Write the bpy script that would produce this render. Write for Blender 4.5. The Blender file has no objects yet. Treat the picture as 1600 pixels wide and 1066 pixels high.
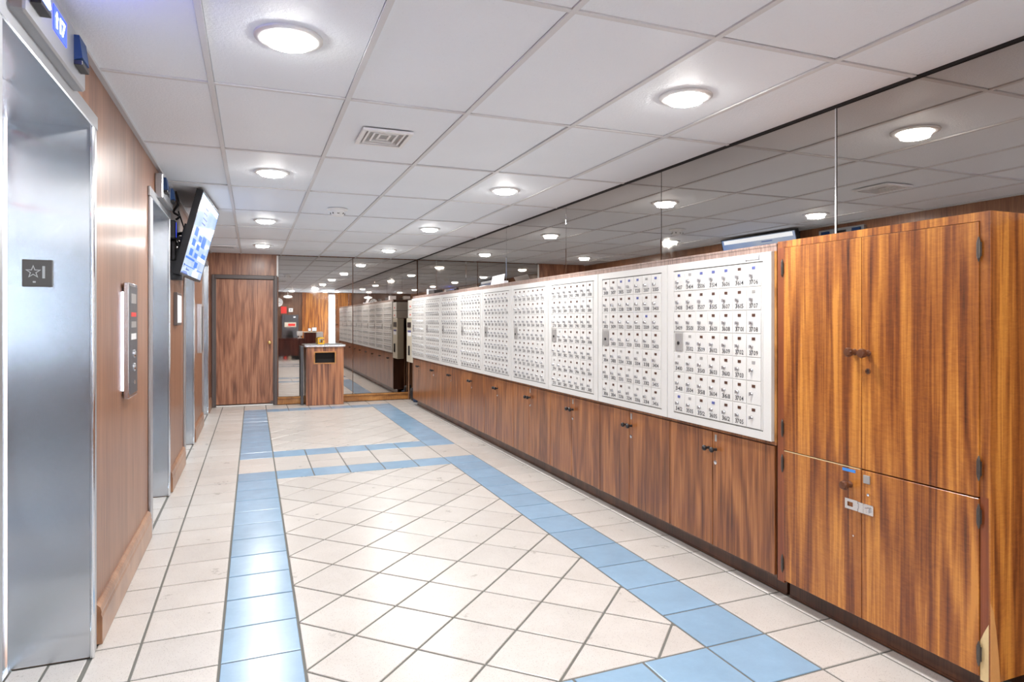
import bpy, bmesh, math, random
from mathutils import Vector, Matrix
random.seed(7)
C = bpy.context.scene.collection
S = bpy.context.scene
U = 0.3246            # one floor tile in metres; all coordinates below are in tile units
YAW = 0.3751

# ------------------------------------------------------------------ camera, world, exposure
cam = bpy.data.cameras.new('camera'); cam.sensor_width = 36; cam.sensor_fit = 'HORIZONTAL'
cam.lens = 1028.1 / 1600 * 36; cam.shift_y = (499.98 - 533) / 1600; cam.clip_start = .02; cam.clip_end = 200
camo = bpy.data.objects.new('camera', cam); C.objects.link(camo)
camo.location = (0.3944 * U, -7.1507 * U, 4.3462 * U); camo.rotation_euler = (math.pi / 2, 0, -YAW)
S.camera = camo
W = bpy.data.worlds.new('world'); S.world = W; W.use_nodes = True
W.node_tree.nodes['Background'].inputs[0].default_value = (.72, .86, 1, 1)
W.node_tree.nodes['Background'].inputs[1].default_value = 14.0
S.view_settings.view_transform = 'Standard'; S.view_settings.look = 'None'
S.view_settings.gamma = 1; S.view_settings.use_curve_mapping = False
S.view_settings.exposure = 0.15
LAMP_W = 22.0         # each recessed downlight
HC = 7.6738; XL = -1.5642; XM = 8.8388; YB = 28.6007; XF = 8.0

# ------------------------------------------------------------------ materials
def new_mat(name):
    m = bpy.data.materials.new(name); m.use_nodes = True
    return m, m.node_tree, m.node_tree.nodes['Principled BSDF']
def N(nt, t, **kw):
    n = nt.nodes.new(t)
    for k, v in kw.items():
        if k in n.inputs: n.inputs[k].default_value = v
        else: setattr(n, k, v)
    return n
def L(nt, a, b): nt.links.new(a, b)
def flat(name, col, rough=.5, metal=0, bump=0, bscale=200, **kw):
    m, nt, b = new_mat(name)
    b.inputs['Base Color'].default_value = (*col, 1); b.inputs['Roughness'].default_value = rough
    b.inputs['Metallic'].default_value = metal
    for k, v in kw.items(): b.inputs[k].default_value = v
    tc = N(nt, 'ShaderNodeTexCoord')
    n = N(nt, 'ShaderNodeTexNoise', Scale=bscale, Detail=3.0); L(nt, tc.outputs['Object'], n.inputs['Vector'])
    # faint colour variation
    mx = N(nt, 'ShaderNodeMix', data_type='RGBA', blend_type='MULTIPLY'); mx.inputs[0].default_value = .12
    mx.inputs[6].default_value = (*col, 1); L(nt, n.outputs['Color'], mx.inputs[7]); 
    hs = N(nt, 'ShaderNodeHueSaturation', Saturation=0.0, Value=1.6); L(nt, n.outputs['Color'], hs.inputs['Color']); L(nt, hs.outputs[0], mx.inputs[7])
    L(nt, mx.outputs[2], b.inputs['Base Color'])
    if bump:
        bp = N(nt, 'ShaderNodeBump', Strength=bump, Distance=.002); L(nt, n.outputs[0], bp.inputs['Height']); L(nt, bp.outputs[0], b.inputs['Normal'])
    return m
def emit(name, col, s):
    m, nt, b = new_mat(name)
    b.inputs['Base Color'].default_value = (*col, 1); b.inputs['Emission Color'].default_value = (*col, 1)
    b.inputs['Emission Strength'].default_value = s; return m
def math_n(nt, op, a, b=None, c=None):
    n = N(nt, 'ShaderNodeMath', operation=op)
    for i, v in enumerate((a, b, c)):
        if v is None: continue
        if isinstance(v, (int, float)): n.inputs[i].default_value = v
        else: L(nt, v, n.inputs[i])
    return n.outputs[0]
def wood(name, cols, across=3.0, along=.35, rings=9.0, wfig=.35, wfine=.35, wband=.3, curl=0.0, rough=.3, offset=0.0, coat=.3, fine=90):
    m, nt, b = new_mat(name)
    tc = N(nt, 'ShaderNodeTexCoord')
    def mp(sx, sz, o=0):
        q = N(nt, 'ShaderNodeMapping'); q.inputs['Scale'].default_value = (sx, sx, sz)
        q.inputs['Location'].default_value = (o + offset, o * 1.7 + offset, o * .6); L(nt, tc.outputs['Object'], q.inputs['Vector']); return q.outputs[0]
    n1 = N(nt, 'ShaderNodeTexNoise', Scale=1.0, Detail=2.5, Roughness=.45, Distortion=.3); L(nt, mp(across, along), n1.inputs['Vector'])
    ring = math_n(nt, 'MULTIPLY_ADD', math_n(nt, 'SINE', math_n(nt, 'MULTIPLY', n1.outputs[0], rings * 6.283)), .5, .5)
    n2 = N(nt, 'ShaderNodeTexNoise', Scale=1.0, Detail=4.0, Roughness=.6); L(nt, mp(fine, fine * .03, 3), n2.inputs['Vector'])
    n3 = N(nt, 'ShaderNodeTexNoise', Scale=1.0, Detail=4.0, Roughness=.6, Distortion=.9); L(nt, mp(across * 5, along * 1.3, 7), n3.inputs['Vector'])
    f = math_n(nt, 'MULTIPLY', ring, wfig)
    f = math_n(nt, 'MULTIPLY_ADD', math_n(nt, 'MULTIPLY_ADD', n2.outputs[0], 2.0, -.5), wfine, f)
    f = math_n(nt, 'MULTIPLY_ADD', math_n(nt, 'MULTIPLY_ADD', n3.outputs[0], 2.4, -.7), wband, f)
    if curl:
        n4 = N(nt, 'ShaderNodeTexNoise', Scale=1.0, Detail=3.0, Distortion=1.6); L(nt, mp(22, 75, 11), n4.inputs['Vector'])
        f = math_n(nt, 'MULTIPLY_ADD', math_n(nt, 'MULTIPLY_ADD', n4.outputs[0], 2.0, -1.0), curl, f)
    r = N(nt, 'ShaderNodeValToRGB'); e = r.color_ramp.elements
    e[0].position = .08; e[0].color = (*cols[0], 1); e[1].position = .92; e[1].color = (*cols[-1], 1)
    for i, c in enumerate(cols[1:-1]):
        q = e.new(.08 + .84 * (i + 1) / (len(cols) - 1)); q.color = (*c, 1)
    L(nt, f, r.inputs[0]); L(nt, r.outputs[0], b.inputs['Base Color'])
    b.inputs['Roughness'].default_value = rough; b.inputs['Coat Weight'].default_value = coat; b.inputs['Coat Roughness'].default_value = .22
    bp = N(nt, 'ShaderNodeBump', Strength=.12, Distance=.001); L(nt, n2.outputs[0], bp.inputs['Height']); L(nt, bp.outputs[0], b.inputs['Normal'])
    return m
M = {}
M['koa'] = wood('koa_laminate', [(.05, .013, .004), (.19, .052, .011), (.37, .125, .022), (.60, .25, .045)], across=8, along=.7, rings=3.4, wfig=.36, wfine=.30, wband=.54, curl=.13, rough=.32, fine=60)
M['rose'] = wood('rosewood_laminate', [(.035, .011, .005), (.15, .047, .014), (.28, .097, .028), (.43, .175, .055)], across=6, along=.9, rings=4, wfig=.28, wfine=.55, wband=.28, rough=.3)
M['redwood'] = wood('red_stile_wood', [(.13, .030, .010), (.24, .062, .018), (.33, .095, .027)], across=8, along=.5, rings=3, wfig=.3, wfine=.4, wband=.3, rough=.35)
M['walnut'] = wood('walnut_wall_laminate', [(.11, .040, .017), (.19, .078, .037), (.28, .125, .062), (.38, .19, .10)], across=2.2, along=.2, rings=3, wfig=.12, wfine=.62, wband=.3, rough=.42, fine=110, coat=.25)
M['doorwood'] = wood('door_veneer', [(.055, .019, .010), (.20, .077, .040), (.35, .15, .08), (.48, .235, .135)], across=8, along=1.0, rings=4, wfig=.26, wfine=.62, wband=.24, rough=.4, offset=4.3)
M['binwood'] = wood('bin_laminate', [(.035, .011, .008), (.17, .06, .03), (.38, .15, .065), (.56, .25, .115)], across=11, along=.7, rings=2.5, wfig=.45, wfine=.25, wband=.35, rough=.28)
M['fascia'] = wood('greyed_fascia_wood', [(.13, .085, .07), (.28, .19, .155), (.42, .31, .265)], across=5, along=.3, rings=3, wfig=.15, wfine=.7, wband=.2, rough=.3)
M['base'] = wood('baseboard_wood', [(.14, .06, .03), (.30, .15, .08), (.44, .25, .14)], across=1, along=3, rings=3, wfig=.2, wfine=.4, wband=.4, rough=.35)
M['ledge'] = wood('honey_trim_wood', [(.16, .06, .015), (.42, .18, .045), (.60, .30, .09)], across=2, along=6, rings=3, wfig=.3, wfine=.4, wband=.3, rough=.3)
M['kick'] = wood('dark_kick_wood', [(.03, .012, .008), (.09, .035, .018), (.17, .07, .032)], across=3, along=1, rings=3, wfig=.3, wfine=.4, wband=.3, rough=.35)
M['darkpanel'] = wood('dark_lobby_panelling', [(.06, .026, .015), (.13, .06, .035), (.2, .10, .055)], across=5, along=.4, rings=4, wfig=.2, wfine=.5, wband=.4, rough=.35)
M['mahogany'] = wood('mahogany_desk', [(.025, .006, .005), (.07, .014, .010), (.12, .03, .018)], across=4, along=.5, rings=3, wfig=.3, wfine=.4, wband=.3, rough=.2)
M['rawwood'] = flat('raw_broken_wood', (.55, .26, .08), .7, bump=.5, bscale=60)
M['rawpale'] = flat('pale_core_wood', (.72, .56, .30), .75, bump=.5, bscale=80)
M['white_metal'] = flat('painted_white_steel', (.68, .675, .655), .35)
M['white_door'] = flat('mailbox_door_paint', (.70, .695, .675), .32)
M['gap'] = flat('shadow_gap_grey', (.22, .21, .20), .7)
M['lock'] = flat('worn_chrome', (.52, .52, .54), .28, 1)
M['slot_brown'] = flat('brown_name_slot', (.09, .04, .025), .3)
M['slot_blue'] = flat('blue_name_slot', (.10, .12, .34), .3)  # blue reflection in name slots painted as colour; also the drop box label
M['slot_grey'] = flat('grey_name_slot', (.33, .32, .31), .3)
M['ink'] = flat('black_ink', (.03, .03, .035), .6)
M['black'] = flat('black_plastic', (.012, .012, .014), .35)
M['dark'] = flat('dark_recess', (.01, .008, .008), .8)
M['darkgrey'] = flat('dark_grey_steel', (.09, .09, .10), .4, .3)
M['frame'] = flat('dark_taupe_frame_paint', (.095, .075, .072), .4)
M['brass'] = flat('brass', (.72, .50, .20), .25, 1)
M['bronze'] = flat('brown_knob', (.13, .05, .025), .3, .2)
M['chrome'] = flat('chrome', (.75, .75, .76), .2, 1)
M['hinge'] = flat('aged_hinge_steel', (.13, .12, .11), .35, .9)
M['blue_tape'] = flat('blue_tape', (.05, .25, .70), .5)
M['white'] = flat('white_paint', (.82, .82, .82), .45)
M['plastic_white'] = flat('white_plastic', (.85, .85, .84), .4)
M['cream'] = flat('cream_enamel', (.66, .60, .48), .4)
M['carton'] = flat('white_carton', (.78, .74, .68), .7)
M['paper'] = flat('white_paper', (.88, .89, .93), .8)
M['red'] = flat('red_print', (.75, .04, .03), .5)
M['yellow'] = flat('yellow_plastic', (.85, .48, .03), .4)
M['trim_metal'] = flat('brushed_trim_ring', (.78, .78, .78), .3, .4)
M['tbar'] = flat('ceiling_grid_paint', (.66, .66, .67), .5)
M['angle'] = flat('wall_angle_paint', (.5, .5, .52), .4)
M['grout'] = flat('grey_grout', (.15, .15, .135), .9, bump=.4, bscale=300)
M['grey_plate'] = flat('charcoal_plate', (.085, .08, .075), .5, .2)
M['engrave'] = flat('engraved_silver', (.42, .42, .42), .45, .4)
M['bag'] = flat('black_bag', (.015, .016, .02), .5, bump=.6, bscale=20)
M['bluecloth'] = flat('dark_blue_cloth', (.03, .06, .13), .8)
M['signwhite'] = flat('sign_white', (.8, .8, .8), .4)
M['monitor'] = emit('monitor_glow', (.75, .85, 1), 1.3)
M['lens'] = emit('lamp_lens', (1, .97, .93), 75)
M['pendant'] = emit('pendant_shade_glow', (1, .98, .95), 2.2)

def mirror_mat(name, tint):
    m, nt, b = new_mat(name)
    b.inputs['Base Color'].default_value = (*tint, 1); b.inputs['Metallic'].default_value = 1
    tc = N(nt, 'ShaderNodeTexCoord'); mp = N(nt, 'ShaderNodeMapping'); mp.inputs['Scale'].default_value = (1.2, 1.2, .9)
    L(nt, tc.outputs['Object'], mp.inputs['Vector'])
    n = N(nt, 'ShaderNodeTexNoise', Scale=1.5, Detail=5.0, Roughness=.65, Distortion=.8); L(nt, mp.outputs[0], n.inputs['Vector'])
    r = N(nt, 'ShaderNodeMapRange'); L(nt, n.outputs[0], r.inputs[0]); r.inputs[1].default_value = .58; r.inputs[2].default_value = .8
    r.inputs[3].default_value = .012; r.inputs[4].default_value = .09; L(nt, r.outputs[0], b.inputs['Roughness'])
    return m
M['mirror'] = mirror_mat('bronze_tinted_mirror', (.50, .465, .43))
M['mirror_back'] = mirror_mat('tinted_mirror', (.52, .49, .46))

def steel(name, col, rough, horizontal=True):
    m, nt, b = new_mat(name)
    tc = N(nt, 'ShaderNodeTexCoord'); mp = N(nt, 'ShaderNodeMapping')
    mp.inputs['Scale'].default_value = (1.5, 1.5, 1400) if horizontal else (900, 900, 3)
    L(nt, tc.outputs['Object'], mp.inputs['Vector'])
    n = N(nt, 'ShaderNodeTexNoise', Scale=1.0, Detail=2.0); L(nt, mp.outputs[0], n.inputs['Vector'])
    n2 = N(nt, 'ShaderNodeTexNoise', Scale=2.2, Detail=3.0); L(nt, tc.outputs['Object'], n2.inputs['Vector'])
    r = N(nt, 'ShaderNodeMapRange'); L(nt, n.outputs[0], r.inputs[0]); r.inputs[3].default_value = rough - .02; r.inputs[4].default_value = rough + .03
    L(nt, r.outputs[0], b.inputs['Roughness'])
    b.inputs['Base Color'].default_value = (*col, 1); b.inputs['Metallic'].default_value = 1
    b.inputs['Anisotropic'].default_value = 1.0
    tg = N(nt, 'ShaderNodeTangent', direction_type='RADIAL', axis='Z'); L(nt, tg.outputs[0], b.inputs['Tangent'])
    b.inputs['Anisotropic Rotation'].default_value = 0.0 if horizontal else .25
    bp = N(nt, 'ShaderNodeBump', Strength=.012, Distance=.0004); L(nt, n.outputs[0], bp.inputs['Height']); L(nt, bp.outputs[0], b.inputs['Normal'])
    return m
M['steel'] = steel('brushed_stainless', (.60, .63, .67), .22)
M['steel_dull'] = flat('satin_steel_casing', (.46, .47, .49), .36, .85)
M['steel_bright'] = steel('polished_stainless_edge', (.80, .82, .85), .2)

def tile_mat(name, base, speck, spd, rough):
    m, nt, b = new_mat(name)
    tc = N(nt, 'ShaderNodeTexCoord'); oi = N(nt, 'ShaderNodeObjectInfo')
    ge = N(nt, 'ShaderNodeNewGeometry')
    v = N(nt, 'ShaderNodeTexVoronoi', Scale=130.0); L(nt, ge.outputs['Position'], v.inputs['Vector'])
    r = N(nt, 'ShaderNodeValToRGB'); r.color_ramp.elements[0].position = .13; r.color_ramp.elements[1].position = .24
    r.color_ramp.elements[0].color = (*speck, 1); r.color_ramp.elements[1].color = (1, 1, 1, 1); L(nt, v.outputs['Distance'], r.inputs[0])
    n = N(nt, 'ShaderNodeTexNoise', Scale=5.0, Detail=8.0, Roughness=.7); L(nt, ge.outputs['Position'], n.inputs['Vector'])
    r2 = N(nt, 'ShaderNodeValToRGB'); r2.color_ramp.elements[0].position = .3; r2.color_ramp.elements[1].position = .7
    r2.color_ramp.elements[0].color = (base[0] * .88, base[1] * .87, base[2] * .86, 1); r2.color_ramp.elements[1].color = (*base, 1); L(nt, n.outputs[0], r2.inputs[0])
    mx = N(nt, 'ShaderNodeMix', data_type='RGBA', blend_type='MULTIPLY'); mx.inputs[0].default_value = spd
    L(nt, r2.outputs[0], mx.inputs[6]); L(nt, r.outputs[0], mx.inputs[7])
    hs = N(nt, 'ShaderNodeHueSaturation'); L(nt, mx.outputs[2], hs.inputs['Color'])
    L(nt, math_n(nt, 'MULTIPLY_ADD', oi.outputs['Random'], .10, .95), hs.inputs['Value'])
    L(nt, hs.outputs[0], b.inputs['Base Color'])
    L(nt, math_n(nt, 'MULTIPLY_ADD', n.outputs[0], .18, rough - .09), b.inputs['Roughness'])
    bp = N(nt, 'ShaderNodeBump', Strength=.05, Distance=.002); L(nt, n.outputs[0], bp.inputs['Height']); L(nt, bp.outputs[0], b.inputs['Normal'])
    return m
M['cream_tile'] = tile_mat('speckled_cream_tile', (.575, .545, .515), (.42, .36, .34), .8, .30)
M['blue_tile'] = tile_mat('blue_tile', (.25, .40, .56), (.8, .85, .9), .25, .24)

def ceiling_mat():
    m, nt, b = new_mat('fissured_ceiling_board')
    ge = N(nt, 'ShaderNodeNewGeometry')
    n = N(nt, 'ShaderNodeTexNoise', Scale=90.0, Detail=4.0, Roughness=.65); L(nt, ge.outputs['Position'], n.inputs['Vector'])
    v = N(nt, 'ShaderNodeTexVoronoi', Scale=45.0); L(nt, ge.outputs['Position'], v.inputs['Vector'])
    r = N(nt, 'ShaderNodeValToRGB'); r.color_ramp.elements[0].position = .03; r.color_ramp.elements[1].position = .07
    r.color_ramp.elements[0].color = (.55, .55, .56, 1); r.color_ramp.elements[1].color = (1, 1, 1, 1); L(nt, v.outputs['Distance'], r.inputs[0])
    n2 = N(nt, 'ShaderNodeTexNoise', Scale=1.3, Detail=4.0); L(nt, ge.outputs['Position'], n2.inputs['Vector'])
    r2 = N(nt, 'ShaderNodeValToRGB'); r2.color_ramp.elements[0].color = (.77, .81, .86, 1); r2.color_ramp.elements[1].color = (.85, .89, .94, 1); L(nt, n2.outputs[0], r2.inputs[0])
    mx = N(nt, 'ShaderNodeMix', data_type='RGBA', blend_type='MULTIPLY'); mx.inputs[0].default_value = .8
    L(nt, r2.outputs[0], mx.inputs[6]); L(nt, r.outputs[0], mx.inputs[7]); L(nt, mx.outputs[2], b.inputs['Base Color'])
    b.inputs['Roughness'].default_value = .6
    bp = N(nt, 'ShaderNodeBump', Strength=.6, Distance=.005); L(nt, n.outputs[0], bp.inputs['Height']); L(nt, bp.outputs[0], b.inputs['Normal'])
    return m
M['ceil'] = ceiling_mat()
def glass_mat():
    m, nt, b = new_mat('clear_glass'); b.inputs['Transmission Weight'].default_value = 1; b.inputs['Roughness'].default_value = 0
    b.inputs['IOR'].default_value = 1.02; b.inputs['Base Color'].default_value = (1, 1, 1, 1); return m
M['glass'] = glass_mat()
def screen_mat():
    m, nt, b = new_mat('screen_picture')
    tc = N(nt, 'ShaderNodeTexCoord'); n = N(nt, 'ShaderNodeTexNoise', Scale=1.6, Detail=2.0); L(nt, tc.outputs['Object'], n.inputs['Vector'])
    r = N(nt, 'ShaderNodeValToRGB'); r.color_ramp.elements[0].position = .35; r.color_ramp.elements[1].position = .62
    r.color_ramp.elements[0].color = (.28, .47, 1, 1); r.color_ramp.elements[1].color = (.62, .76, 1, 1)
    L(nt, n.outputs[0], r.inputs[0]); L(nt, r.outputs[0], b.inputs['Emission Color']); b.inputs['Emission Strength'].default_value = .95
    b.inputs['Base Color'].default_value = (.02, .02, .03, 1); b.inputs['Roughness'].default_value = .12
    return m
M['screen'] = screen_mat()
M['ui_blue'] = emit('screen_blue_block', (.02, .13, .62), .75)
M['ui_dark'] = emit('screen_dark_text', (.05, .10, .35), .6)
M['ui_white'] = emit('screen_white_block', (.85, .92, 1), 1.2)
M['led_blue'] = emit('indicator_blue', (.04, .08, .95), 1.3)
M['led_white'] = emit('indicator_digits', (.85, .92, 1), 5)
M['lantern'] = emit('blue_lantern_lens', (.003, .025, .09), .2)
M['lantern_lit'] = emit('lit_blue_lantern_lens', (.04, .09, .95), 45)
M['halo'] = emit('panel_backlight', (.75, .82, 1), 6)

# ------------------------------------------------------------------ mesh helpers (tile units)
def mesh_obj(name, verts, faces, mat, parent=None, smooth=False, world=True):
    me = bpy.data.meshes.new(name); me.from_pydata([(x * U, y * U, z * U) for x, y, z in verts], [], faces)
    me.materials.append(mat if not isinstance(mat, str) else M[mat])
    if smooth:
        for p in me.polygons: p.use_smooth = True
    me.update(); o = bpy.data.objects.new(name, me); C.objects.link(o)
    attach(o, parent, world); return o
def root_loc(p):
    l = Vector((0, 0, 0))
    while p: l += p.location; p = p.parent
    return l
def attach(o, parent, world=True):
    if parent:
        o.parent = parent
        if world: o.location = -root_loc(parent)
class MB:
    def __init__(s): s.v = []; s.f = []
    def add(s, v, f):
        n = len(s.v); s.v += [tuple(q) for q in v]; s.f += [tuple(i + n for i in q) for q in f]; return s
    def box(s, x0, x1, y0, y1, z0, z1, c=0):
        x0, x1 = min(x0, x1), max(x0, x1); y0, y1 = min(y0, y1), max(y0, y1); z0, z1 = min(z0, z1), max(z0, z1)
        if c <= 0:
            return s.add([(x0, y0, z0), (x1, y0, z0), (x1, y1, z0), (x0, y1, z0), (x0, y0, z1), (x1, y0, z1), (x1, y1, z1), (x0, y1, z1)],
                  [(0, 3, 2, 1), (4, 5, 6, 7), (0, 1, 5, 4), (1, 2, 6, 5), (2, 3, 7, 6), (3, 0, 4, 7)])
        bm = bmesh.new(); bmesh.ops.create_cube(bm, size=1)
        for v in bm.verts: v.co = Vector((x0 + (v.co.x + .5) * (x1 - x0), y0 + (v.co.y + .5) * (y1 - y0), z0 + (v.co.z + .5) * (z1 - z0)))
        c = min(c, .45 * min(x1 - x0, y1 - y0, z1 - z0))
        bmesh.ops.bevel(bm, geom=bm.edges[:], offset=c, segments=1, affect='EDGES')
        s.bm(bm); return s
    def bm(s, bm):
        bm.verts.ensure_lookup_table(); bm.verts.index_update()
        s.add([v.co[:] for v in bm.verts], [[v.index for v in f.verts] for f in bm.faces]); bm.free(); return s
    def cyl(s, p0, p1, r0, r1=None, n=16, cap=True):
        r1 = r0 if r1 is None else r1
        p0 = Vector(p0); p1 = Vector(p1); d = (p1 - p0).normalized()
        a = d.orthogonal().normalized(); b = d.cross(a)
        vs = []
        for p, r in ((p0, r0), (p1, r1)):
            for i in range(n):
                t = 2 * math.pi * i / n; vs.append(tuple(p + a * math.cos(t) * r + b * math.sin(t) * r))
        fs = [(i, (i + 1) % n, n + (i + 1) % n, n + i) for i in range(n)]
        if cap: fs += [tuple(range(n - 1, -1, -1)), tuple(range(n, 2 * n))]
        return s.add(vs, fs)
    def lathe(s, origin, axis, prof, n=24):
        # prof: list of (radius, distance along axis)
        o = Vector(origin); d = Vector(axis).normalized(); a = d.orthogonal().normalized(); b = d.cross(a)
        vs = []; fs = []
        for r, h in prof:
            for i in range(n):
                t = 2 * math.pi * i / n; vs.append(tuple(o + d * h + (a * math.cos(t) + b * math.sin(t)) * max(r, 1e-4)))
        for k in range(len(prof) - 1):
            for i in range(n):
                j = (i + 1) % n; fs.append((k * n + i, k * n + j, (k + 1) * n + j, (k + 1) * n + i))
        fs.append(tuple(range(n - 1, -1, -1))); fs.append(tuple((len(prof) - 1) * n + i for i in range(n)))
        return s.add(vs, fs)
    def tube(s, pts, r, n=6):
        pts = [Vector(p) for p in pts]
        vs = []; fs = []
        for k, p in enumerate(pts):
            d = (pts[min(k + 1, len(pts) - 1)] - pts[max(k - 1, 0)]).normalized()
            a = d.cross(Vector((.31, .17, .93))).normalized(); b = d.cross(a)
            for i in range(n):
                t = 2 * math.pi * i / n; vs.append(tuple(p + (a * math.cos(t) + b * math.sin(t)) * r))
        for k in range(len(pts) - 1):
            for i in range(n):
                j = (i + 1) % n; fs.append((k * n + i, k * n + j, (k + 1) * n + j, (k + 1) * n + i))
        fs.append(tuple(range(n))); fs.append(tuple((len(pts) - 1) * n + i for i in range(n)))
        return s.add(vs, fs)
    def prism(s, poly, axis, a, b):
        # poly of 2D points in the plane normal to axis ('x': (y,z), 'y': (x,z), 'z': (x,y))
        def P(p, t):
            return {'x': (t, p[0], p[1]), 'y': (p[0], t, p[1]), 'z': (p[0], p[1], t)}[axis]
        n = len(poly); vs = [P(p, a) for p in poly] + [P(p, b) for p in poly]
        fs = [tuple(range(n)), tuple(range(2 * n - 1, n - 1, -1))] + [(i, n + i, n + (i + 1) % n, (i + 1) % n) for i in range(n)]
        return s.add(vs, fs)
    def obj(s, name, mat, parent=None, smooth=False, world=True, label=None, kind=None):
        o = mesh_obj(name, s.v, s.f, mat, parent, smooth, world)
        bm = bmesh.new(); bm.from_mesh(o.data); bmesh.ops.recalc_face_normals(bm, faces=bm.faces); bm.to_mesh(o.data); bm.free()
        if smooth: o.data.polygons.foreach_set('use_smooth', [True] * len(o.data.polygons)); o.data.set_sharp_from_angle(angle=.7)
        if label: o['label'] = label
        if kind: o['kind'] = kind
        return o
def bx(name, mat, b, parent=None, c=0, **kw): return MB().box(*b, c=c).obj(name, mat, parent, **kw)
def thing(name, label, cat, loc, group=None):
    o = bpy.data.objects.new(name, None); C.objects.link(o); o.empty_display_size = .1
    o.location = (loc[0] * U, loc[1] * U, loc[2] * U); o['label'] = label; o['category'] = cat
    if group: o['group'] = group
    return o
def tag(o, label, cat, group=None):
    o['label'] = label; o['category'] = cat
    if group: o['group'] = group
    return o

# ------------------------------------------------------------------ glyphs
GL = {}
def glyph(ch):
    if ch in GL: return GL[ch]
    cu = bpy.data.curves.new('glyph', 'FONT'); cu.body = ch; cu.size = 1; cu.offset = .018; cu.resolution_u = 2
    o = bpy.data.objects.new('glyph', cu); C.objects.link(o)
    dg = bpy.context.evaluated_depsgraph_get(); me = bpy.data.meshes.new_from_object(o.evaluated_get(dg))
    r = ([v.co[:2] for v in me.vertices], [tuple(p.vertices) for p in me.polygons])
    C.objects.unlink(o); bpy.data.objects.remove(o); bpy.data.meshes.remove(me); bpy.data.curves.remove(cu)
    w = max(p[0] for p in r[0]) if r[0] else .3; mn = min(p[0] for p in r[0]) if r[0] else 0
    GL[ch] = (r[0], r[1], mn, w); return GL[ch]
def text_mb(txt, height, fn, width=None, gap=.08):
    """fn(u,v) -> 3D point, u along text, centred; height of capitals"""
    vs = []; fs = []; x = 0
    for ch in txt:
        if ch == ' ': x += .3; continue
        gv, gf, mn, w = glyph(ch); n = len(vs)
        for p in gv: vs.append((x + p[0] - mn, p[1]))
        fs += [tuple(i + n for i in f) for f in gf]; x += (w - mn) + gap
    x -= gap; k = height / .7; kx = (width / x) if width else k
    mb = MB(); mb.add([fn((p[0] - x / 2) * kx, (p[1] - .35) * k) for p in vs], fs); return mb

# ================================================================== SETTING
def struct(name, mb, mat, **kw):
    o = mb.obj(name, mat, **kw); o['kind'] = 'structure'; return o
# --- openings of the four lifts in the left wall (y0, y1)
LIFTS = [(-.62, 2.72), (8.1, 11.05), (15.28, 18.3), (23.2, 26.1)]
DH = 6.84     # opening height
YR = -19.0    # rear wall of the lobby behind the camera
YE = -10.8    # where the mirror wall stops and the lobby widens
XR = 16.0
LB = XL - .84
y = YR
for a, b in LIFTS + [(YB, YB)]:
    struct('wall_left', MB().box(LB, XL, y + (.02 if y > YR else 0), a - (.02 if a < YB else 0), -.012, HC + .3), 'walnut')
    if b > a: struct('wall_left', MB().box(LB, XL, a - .02, b + .02, DH + .02, HC + .3), 'walnut')
    y = b
mb = MB()
mb.box(LB, 1.56 - 3.06, YB, YB + .5, -.06, HC + .3)   # left of the door
mb.box(-1.5, 1.44, YB, YB + .5, 6.5, HC + .3).box(-1.5, 1.44, YB + .32, YB + .5, -.06, 6.5)  # second box: unseen backing added to block light around the door
mb.box(1.44, XM + .8, YB, YB + .5, -.06, HC + .3)
wall_back = struct('wall_back', mb, 'doorwood')
wall_right = struct('wall_right', MB().box(XM + .06, XM + .8, YE, YB, -.06, HC + .3), 'darkpanel')
struct('wall_lobby_right', MB().box(XR, XR + .5, YR, YE - .5, -.06, .3).box(XR, XR + .5, YR, YE - .5, 7.3, HC + .3).box(XM + .06, XR + .5, YE - .5, YE, -.06, HC + .3), 'white')
struct('wall_rear', MB().box(XL - 1, 9.0, YR - .5, YR, -.06, HC + .3).box(9.0, XR + .5, YR - .5, YR, -.06, .2).box(9.0, XR + .5, YR - .5, YR, 7.45, HC + .3), 'darkpanel')
floor = struct('floor', MB().box(LB - .3, XR + .5, YR - .5, YB + .5, -.12, -.014), 'grout')
ceiling = struct('ceiling', MB().box(LB - .2, XR + .5, YR - .5, YB + .5, HC + .3, HC + .5), 'gap')
# glazing of the street front, behind the camera
for i, (x0, x1) in enumerate(((9.0, 12.5), (12.5, XR))):
    w = struct('window_%d' % (i + 1), MB().box(x0, x0 + .12, YR - .3, YR - .1, .2, 7.45).box(x1 - .12, x1, YR - .3, YR - .1, .2, 7.45).box(x0 + .12, x1 - .12, YR - .3, YR - .1, .2, .35).box(x0 + .12, x1 - .12, YR - .3, YR - .1, 7.3, 7.45), 'white')
    bx('pane', 'glass', (x0 + .12, x1 - .12, YR - .22, YR - .18, .35, 7.3), w)
w = struct('window_3', MB().box(XR + .1, XR + .3, YR, YR + .12, .3, 7.3).box(XR + .1, XR + .3, YE - .62, YE - .5, .3, 7.3).box(XR + .1, XR + .3, YR + 3.8, YR + 3.92, .3, 7.3), 'white')
bx('pane', 'glass', (XR + .18, XR + .22, YR + .12, YR + 3.8, .3, 7.3), w); bx('pane', 'glass', (XR + .18, XR + .22, YR + 3.92, YE - .62, .3, 7.3), w)

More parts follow.
